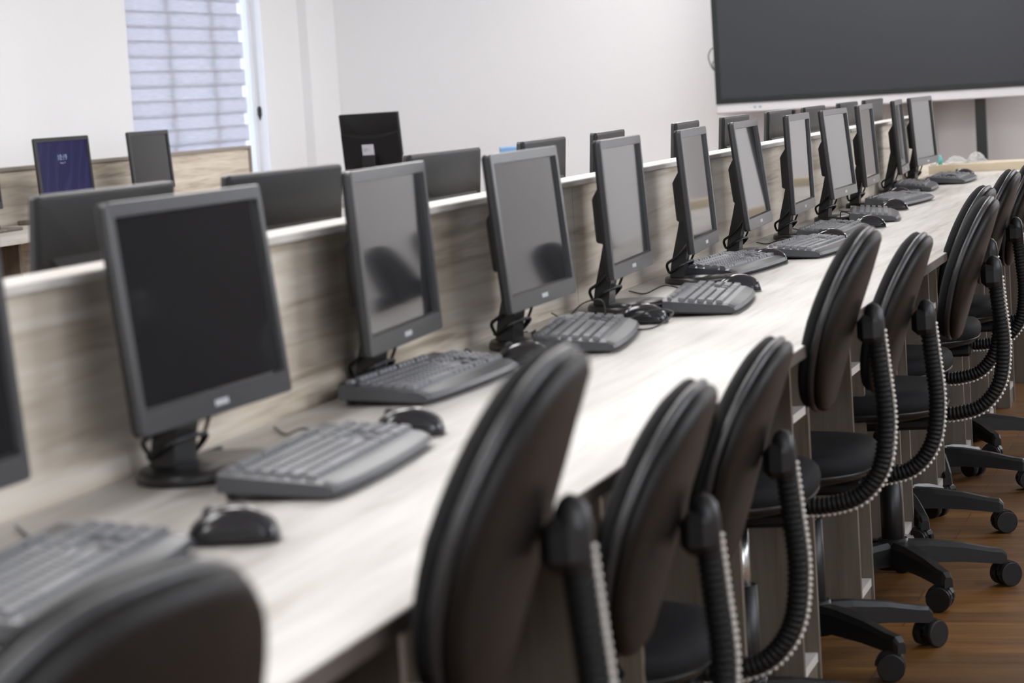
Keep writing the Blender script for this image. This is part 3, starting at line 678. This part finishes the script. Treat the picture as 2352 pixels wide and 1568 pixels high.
# ------------------------------------------------------------------ chairs
def make_chair():
    """faces -X, origin on the floor under the gas column"""
    root = empty('office_chair')
    rec = R(18.5)
    def pillow(prof, outline, n, deform):
        rings = []
        for k, t in prof: rings.append([deform(u*k, v*k, t) for u, v in outline])
        return MB().loft(rings)
    # back outline in (y, z) around its centre
    def back_outline(sc=1.0, n=48):
        L = []
        for j in range(n):
            a = 2*PI*j/n; c, s = math.cos(a), math.sin(a)
            y = 0.192*math.copysign(abs(c)**0.72, c); z = 0.166*math.copysign(abs(s)**0.80, s)
            y *= 1-0.16*(z/0.172)*(1 if z > 0 else 0.75*-1)*1.0 if z > 0 else 1-0.06*abs(z/0.172)
            L.append((y*sc, z*sc))
        return L
    ZC = 0.742; XC = 0.206
    def bdef(off):
        def f(y, z, t):
            x = off+t-0.018*(y/0.19)**2-0.008*math.cos(z/0.172*1.4)
            return (XC+x*math.cos(rec)+z*math.sin(rec), y, ZC+z*math.cos(rec)-x*math.sin(rec))
        return f
    pad = [(0.03, -0.026), (0.45, -0.0255), (0.75, -0.024), (0.90, -0.020), (0.97, -0.014), (0.995, -0.008), (0.99, 0.0), (0.95, 0.004)]
    pillow(pad, back_outline(), 48, bdef(-0.006)).build('backrest', M['pad'], root)
    seam = [(0.95, -0.004), (1.0, -0.002), (1.018, 0.002), (1.018, 0.008), (0.99, 0.011), (0.95, 0.011)]
    o = pillow(seam, back_outline(), 48, bdef(-0.002)).build('edge_trim', M['seam'], root)
    shell = [(0.95, -0.002), (0.992, 0.0), (0.992, 0.006), (0.965, 0.012), (0.91, 0.016), (0.6, 0.019), (0.03, 0.020)]
    pillow(shell, back_outline(), 48, bdef(0.010)).build('back_shell', M['leather'], root)
    # seat cushion outline in (x, y)
    def seat_outline(n=44):
        L = []
        for j in range(n):
            a = 2*PI*j/n; c, s = math.cos(a), math.sin(a)
            L.append((0.205*math.copysign(abs(c)**0.62, c), 0.215*math.copysign(abs(s)**0.62, s)*(1-0.10*max(0, c))))
        return L
    def sdef(x, y, t): return (x-0.060, y, 0.430+t-0.02*max(0, (-x-0.12)/0.09)**2)
    pillow([(0.93, 0.0), (0.985, 0.006), (1.0, 0.022), (0.985, 0.036), (0.94, 0.046), (0.8, 0.051), (0.4, 0.049), (0.03, 0.047)], seat_outline(), 44, sdef).build('seat', M['pad'], root)
    pillow([(0.25, -0.028), (0.7, -0.022), (0.93, -0.010), (0.985, 0.0), (0.985, 0.008), (0.9, 0.008)], seat_outline(), 44, sdef).build('seat_shell', M['cplast'], root)
    mc = MB().box(-0.11, 0.12, -0.07, 0.07, 0.380, 0.408, 0.008); mc.build('mechanism', M['cplast'], root)
    lv = MB().tube(spline([(0.0, -0.06, 0.412), (0.0, -0.14, 0.405), (0.005, -0.19, 0.398)], 4), 0.005, 8); lv.tube([(0.0, -0.185, 0.399), (0.0, -0.235, 0.392)], [0.011, 0.013], 10)
    lv.build('lever', M['cplast'], root)
    # J shaped support with ribbed sleeve
    kx, kz = 0.315, 0.765
    path = spline([(0.258, 0, 0.72), (0.264, 0, 0.65), (0.270, 0, 0.56), (0.258, 0, 0.478), (0.220, 0, 0.427), (0.165, 0, 0.409), (0.10, 0, 0.407)], 12)
    # resample evenly
    def resample(P, step):
        out = [P[0]]; acc = 0
        for a, b in zip(P[:-1], P[1:]):
            d = (b-a).length; t = step-acc
            while t <= d: out.append(a+(b-a)*t/d); t += step
            acc = (acc+d) % step
        return out
    P = resample(path, 0.0018); P = P[:-1]
    tb = MB(); rad = [0.0135+0.0034*(0.5+0.5*math.cos(i*2*PI/5)) for i in range(len(P))]
    # flattened section: wider in y
    tb.tube(P, rad, 14); 
    sl = tb.build('ribbed_sleeve', M['bellows'], root)
    bd = MB(); spine = []
    for i in range(2, len(P)-2, 5):
        t = (P[i+2]-P[i-2]).normalized(); nrm = Vector((-t.z, 0, t.x))
        c = P[i]+nrm*0.0180
        bd.ball(tuple(c), 0.0031, 8, 5, (1.2, 1.6, 1))
        spine.append(P[i]+nrm*0.0172)
    bd.tube(spine, 0.0009, 5)
    o = bd.build('rib_clips', M['bead'], sl); o['label'] = 'row of pale clips down the sleeve'
    # adjusting knob
    kn = MB(); kn.box(0.228, 0.270, -0.026, 0.026, 0.696, 0.748, 0.012)
    kn.build('bracket', M['cplast'], root)
    k2 = MB(); k2.tube([(0.259, 0, 0.694), (0.259, 0, 0.699), (0.258, 0, 0.737), (0.257, 0, 0.754), (0.256, 0, 0.764), (0.256, 0, 0.768)], [0.0155, 0.0175, 0.0185, 0.0165, 0.010, 0.002], 20)
    k2.build('knob', M['cplast'], root)
    # base
    gc = MB(); gc.cyl((0, 0, 0.33), (0, 0, 1), 0.014, 0.16, 20)
    gc.build('gas_piston', M['steel'], root)
    MB().cyl((0, 0, 0.185), (0, 0, 1), 0.027, 0.23, 24, 0.025).build('column_cover', M['cplast'], root)
    hb = MB().cyl((0, 0, 0.095), (0, 0, 1), 0.042, 0.07, 24, 0.034); hb.build('hub', M['cplast'], root)
    leg_me = None; cast_me = None
    for k in range(5):
        a = 2*PI*k/5
        if leg_me is None:
            lg = MB(); rings = []
            for x, z, hw, hh in ((0.02, 0.098, 0.025, 0.028), (0.08, 0.097, 0.022, 0.026), (0.16, 0.088, 0.018, 0.022), (0.225, 0.076, 0.015, 0.018), (0.252, 0.072, 0.013, 0.018), (0.262, 0.066, 0.010, 0.012)):
                rings.append([(x, -hw*0.6, z+hh*0.95), (x, hw*0.6, z+hh*0.95), (x, hw, z+hh*0.5), (x, hw*1.1, z-hh), (x, -hw*1.1, z-hh), (x, -hw, z+hh*0.5)])
            lg.loft(rings, smooth=False)
            l = lg.build('leg', M['cplast'], root); leg_me = l.data
            cs = MB(); cs.tube([(0, 0, 0.074), (0, 0, 0.045)], 0.0075, 10)
            for s in (-1, 1):
                cs.cyl((0.014, s*0.0165, 0.0285), (0, 1, 0), 0.028, 0.018, 24)
            rings = []
            for j in range(9):
                aa = PI*0.02+PI*0.85*j/8; rr = 0.032
                rings.append([(0.014+rr*math.cos(aa), -0.0065, 0.0285+rr*math.sin(aa)), (0.014+rr*math.cos(aa), 0.0065, 0.0285+rr*math.sin(aa)), (0.014+0.012*math.cos(aa), 0.0065, 0.0285+0.012*math.sin(aa)), (0.014+0.012*math.cos(aa), -0.0065, 0.0285+0.012*math.sin(aa))])
            cs.loft(rings, smooth=False)
            for s in (-1, 1):     # hood over each wheel
                rings = []
                for j in range(9):
                    aa = PI*0.05+PI*0.95*j/8
                    rings.append([(0.014+0.0305*math.cos(aa), s*0.006, 0.0285+0.0305*math.sin(aa)), (0.014+0.0305*math.cos(aa), s*0.020, 0.0285+0.0305*math.sin(aa)), (0.014+0.0292*math.cos(aa), s*0.020, 0.0285+0.0292*math.sin(aa)), (0.014+0.0292*math.cos(aa), s*0.006, 0.0285+0.0292*math.sin(aa))])
                cs.loft(rings, smooth=False)
            c = cs.build('caster', M['cplast'], l); cast_me = c.data
        else:
            l = bpy.data.objects.new('leg', leg_me); COL.objects.link(l); l.parent = root
            c = bpy.data.objects.new('caster', cast_me); COL.objects.link(c); c.parent = l
        l.rotation_euler = (0, 0, a)
        c.location = (0.248, 0, 0.0005); c.rotation_euler = (0, 0, 0.9*k+0.4)
    return root
# x, y, yaw deg of seat, dz of seat and back, base turn deg
CH = [(0.478, 1.40, -9, 0.030, 18), (0.503, 2.18, 5, 0.070, 18), (0.470, 2.90, 4, -0.050, 18), (0.436, 3.62, 3, -0.074, 18), (0.458, 4.44, 3, 0.034, 18), (0.466, 5.12, 2, -0.022, 30),
      (0.536, 5.82, 3, 0.010, 14), (0.456, 6.58, 0, 0.002, 2), (0.460, 7.29, 2, 0.012, -6), (0.462, 8.00, 2, 0.008, 10)]
CLAB = ['black office chair cut off by the bottom left corner, its round back top blurred', 'tall black office chair nearest on the worktop, large blurred back at the middle bottom', 'low black office chair just right of the tall nearest one, back bottom rounded',
        'low black office chair with curved ribbed sleeve, tucked close behind its left neighbour', 'tall black office chair whose back top crosses a keyboard and mouse', 'black office chair standing between the two tall backs, round top against the worktop',
        'black office chair right of the gap showing the worktop edge, five arm base fully visible', 'black office chair mostly hidden behind its nearer neighbour, its top peeping out', 'black office chair near the right edge with bright clips down its sleeve', 'black office chair cut off by the right picture edge, farthest of the row']
def chairs():
    proto = make_chair()
    UP = {'backrest', 'edge_trim', 'back_shell', 'seat', 'seat_shell', 'mechanism', 'lever', 'ribbed_sleeve', 'bracket', 'knob'}
    def put(x, y, yaw, dz, bt):
        o = copy_tree(proto); o.location = (x, y, 0); o.rotation_euler = (0, 0, yaw)
        for ch in o.children:
            nm = ch.name.split('.')[0]
            if nm in UP: ch.location.z = dz
            if nm == 'leg': ch.rotation_euler.z = ch.rotation_euler.z+bt
        return o
    for i, (x, y, yw, dz, bt) in enumerate(CH):
        tag(put(x, y, R(yw), dz, R(bt)), CLAB[i], 'office chair', 'office chairs along the long worktop')
    tag(put(-1.28, 4.95, PI+R(4), 0.03, 0.5), 'black office chair behind the divider, a sliver of its back at the left edge', 'office chair')
    drop(proto)
chairs()

# ------------------------------------------------------------------ big display on its stand
def make_display():
    root = empty('interactive_display', (-0.66, 14.6, 0)); tag(root, 'huge grey interactive display with white bottom bar on a black stand', 'display')
    x0, x1, z0, z1 = -0.966, 0.99, 1.098, 2.22
    b = MB(); b.box(x0, x1, -0.02, 0.05, z0-0.057, z1+0.01, 0.006); b.build('casing', M['tvwhite'], root)
    fb = MB(); t = 0.031
    fb.box(x0+0.004, x1-0.004, -0.026, -0.0202, z0, z0+t).box(x0+0.004, x1-0.004, -0.026, -0.0202, z1-t, z1)
    fb.box(x0+0.004, x0+0.004+t, -0.026, -0.0202, z0+t, z1-t).box(x1-0.004-t, x1-0.004, -0.026, -0.0202, z0+t, z1-t)
    fb.build('black_border', M['tvblack'], root)
    MB().box(x0+0.004+t, x1-0.004-t, -0.0235, -0.0203, z0+t, z1-t).build('display_glass', M['tvglass'], root)
    mk = MB()
    for x in (0.222, 0.252): mk.box(x0+x, x0+x+0.018, -0.0206, -0.0199, z0-0.034, z0-0.022)
    mk.box(x0+0.20, x0+0.204, -0.0206, -0.0199, z0-0.031, z0-0.027)
    mk.build('port_icons', M['mark'], root)
    for s in (-1, 1):
        MB().box(s*0.55-0.030, s*0.55+0.030, 0.051, 0.11, 0.10, 1.9, 0.006).build('stand_column', M['tvblack'], root)
        MB().box(s*0.55-0.035, s*0.55+0.035, -0.25, 0.30, 0.05, 0.10, 0.008).build('stand_foot', M['tvblack'], root)
        for y in (-0.21, 0.26):
            MB().cyl((s*0.55, y, 0.0255), (1, 0, 0), 0.025, 0.03, 16).build('caster', M['cplast'], root)
    MB().box(-0.58, 0.58, 0.055, 0.10, 0.35, 0.42, 0.005).build('cross_bar', M['tvblack'], root)
    lp = MB(); lp.tube(spline([(x0+0.02, 0.055, 1.42), (x0-0.02, 0.06, 1.425), (x0-0.045, 0.06, 1.38), (x0-0.03, 0.06, 1.32), (x0+0.0, 0.06, 1.28), (x0+0.03, 0.06, 1.26)], 8), 0.003, 6)
    lp.tube(spline([(x0+0.02, 0.06, 1.345), (x0-0.02, 0.06, 1.345), (x0-0.015, 0.06, 1.30), (x0+0.02, 0.06, 1.265)], 8), 0.003, 6)
    lp.build('loose_cable', M['cord'], root)
make_display()

# ------------------------------------------------------------------ teacher table with monitor seen from the back
def teacher():
    t = empty('teacher_table', (-2.55, 11.9, 0)); tag(t, 'plain oak table in front of the far wall, hidden below the labelled monitor', 'table')
    MB().box(-0.75, 0.85, -0.32, 0.32, 0.725, 0.75).build('tabletop', M['desk'], t)
    for x in (-0.72, 0.80):
        for y in (-0.29, 0.27): MB().box(x, x+0.04, y, y+0.04, 0, 0.724).build('leg', M['cabinet'], t)
    r = empty('monitor', (-2.80, 11.85, 0.75), R(90-8)); tag(r, 'black monitor with a white label on its back in front of the white wall', 'monitor')
    W_, H_ = 0.325, 0.285
    b = MB(); ellipse_disc(b, 0, 0.10, 0.12, 0, 0.014); b.build('base', M['base'], r)
    MB().box(-0.06, -0.03, -0.035, 0.035, 0.012, 0.22, 0.004).build('stand_neck', M['base'], r)
    hd = (0.0, 0, 0.285); rot = (0, -R(7), 0)
    s = MB(); rings = []
    for x, k in ((-0.004, 0), (-0.018, 0), (-0.021, 0.004)): rings.append([(x, y, z) for y, z in superrect(W_-2*k, H_-2*k, 0.006)])
    s.loft(rings[::-1])
    # curved raised lower half
    n = 16; top = [(-W_/2+0.004+(W_-0.008)*i/n) for i in range(n+1)]
    vs = []; fs = []
    for y in top:
        q = (2*y/W_)**2; zt = 0.030+0.022*q
        vs += [(-0.020, y, zt+0.006), (-0.036+0.010*q, y, zt-0.008), (-0.038+0.012*q, y, -H_/2+0.03), (-0.020, y, -H_/2+0.02)]
    for i in range(n):
        for j in range(3): fs.append((i*4+j, i*4+j+1, i*4+4+j+1, i*4+4+j))
    fs += [(0, 3, 2, 1), (n*4, n*4+1, n*4+2, n*4+3)]
    s.add(vs, fs)
    sh = s.build('rear_shell', M['shell'], r, hd, rot)
    st = MB().box(-0.0400, -0.0388, -0.022, 0.042, -0.062, -0.008).build('label_sticker', M['sticker'], sh)
    ik = MB()
    for z, y0, y1 in ((-0.030, 0.010, 0.036), (-0.036, -0.004, 0.036), (-0.042, 0.018, 0.036)): ik.box(-0.0406, -0.0401, y0, y1, z, z+0.0022)
    ik.build('label_print', M['ink'], st)
    MB().box(-0.003, 0.0, -W_/2, W_/2, -H_/2, H_/2).build('bezel', M['bezel'], r, hd, rot)
    MB().box(0.0003, 0.001, -W_/2+0.015, W_/2-0.015, -H_/2+0.02, H_/2-0.015).build('screen', M['screen'], r, hd, rot)
    bx = MB().box(-0.075, 0.075, -0.12, 0.12, 0, 0.222, 0.003).build('storage_box', M['bluebox']); bx.location = (-2.04, 11.75, 0.7503); bx.rotation_euler = (0, 0, 0.3)
    tag(bx, 'light blue card box, a thin strip showing above the blurred monitors', 'box')
teacher()

# ------------------------------------------------------------------ small things on the end counter
def clutter():
    rnd = random.Random(4)
    def lump(name, cx, cy, rx, ry, h, label, seed):
        rn = random.Random(seed); mb = MB(); n = 22; rings = []
        for i in range(8):
            t = i/7; rr = math.cos(t*PI/2*0.96)**0.7
            rings.append([(cx+rx*rr*math.cos(2*PI*k/n)*(1+rn.uniform(-.16, .16)), cy+ry*rr*math.sin(2*PI*k/n)*(1+rn.uniform(-.16, .16)), 0.7862+h*t*(1+rn.uniform(-.14, .14) if i else 1)) for k in range(n)])
        mb.loft(rings, smooth=False); tag(mb.build(name, M['plastic_bag']), label, 'plastic bag', 'clear plastic on the end counter')
    lump('plastic_bag', 0.078, 11.62, 0.052, 0.07, 0.034, 'small crumpled clear plastic bag beside the teal bottle on the end counter', 1)
    lump('plastic_bag', 0.165, 11.66, 0.045, 0.07, 0.046, 'taller crumpled clear plastic bag next to the black display column', 2)
    b = MB().tube([(0.008, 11.60, 0.7862), (0.008, 11.60, 0.81), (0.008, 11.60, 0.818), (0.008, 11.60, 0.828)], [0.0105, 0.0105, 0.006, 0.006], 14).build('small_bottle', M['teal'])
    tag(b, 'tiny teal bottle at the left of the clear plastic bags', 'bottle')
    c = MB().box(-0.035, -0.008, 11.57, 11.61, 0.7862, 0.797, 0.003).build('crumpled_wrapper', M['sticker']); tag(c, 'small white crumpled wrapper left of the teal bottle', 'wrapper')
clutter()
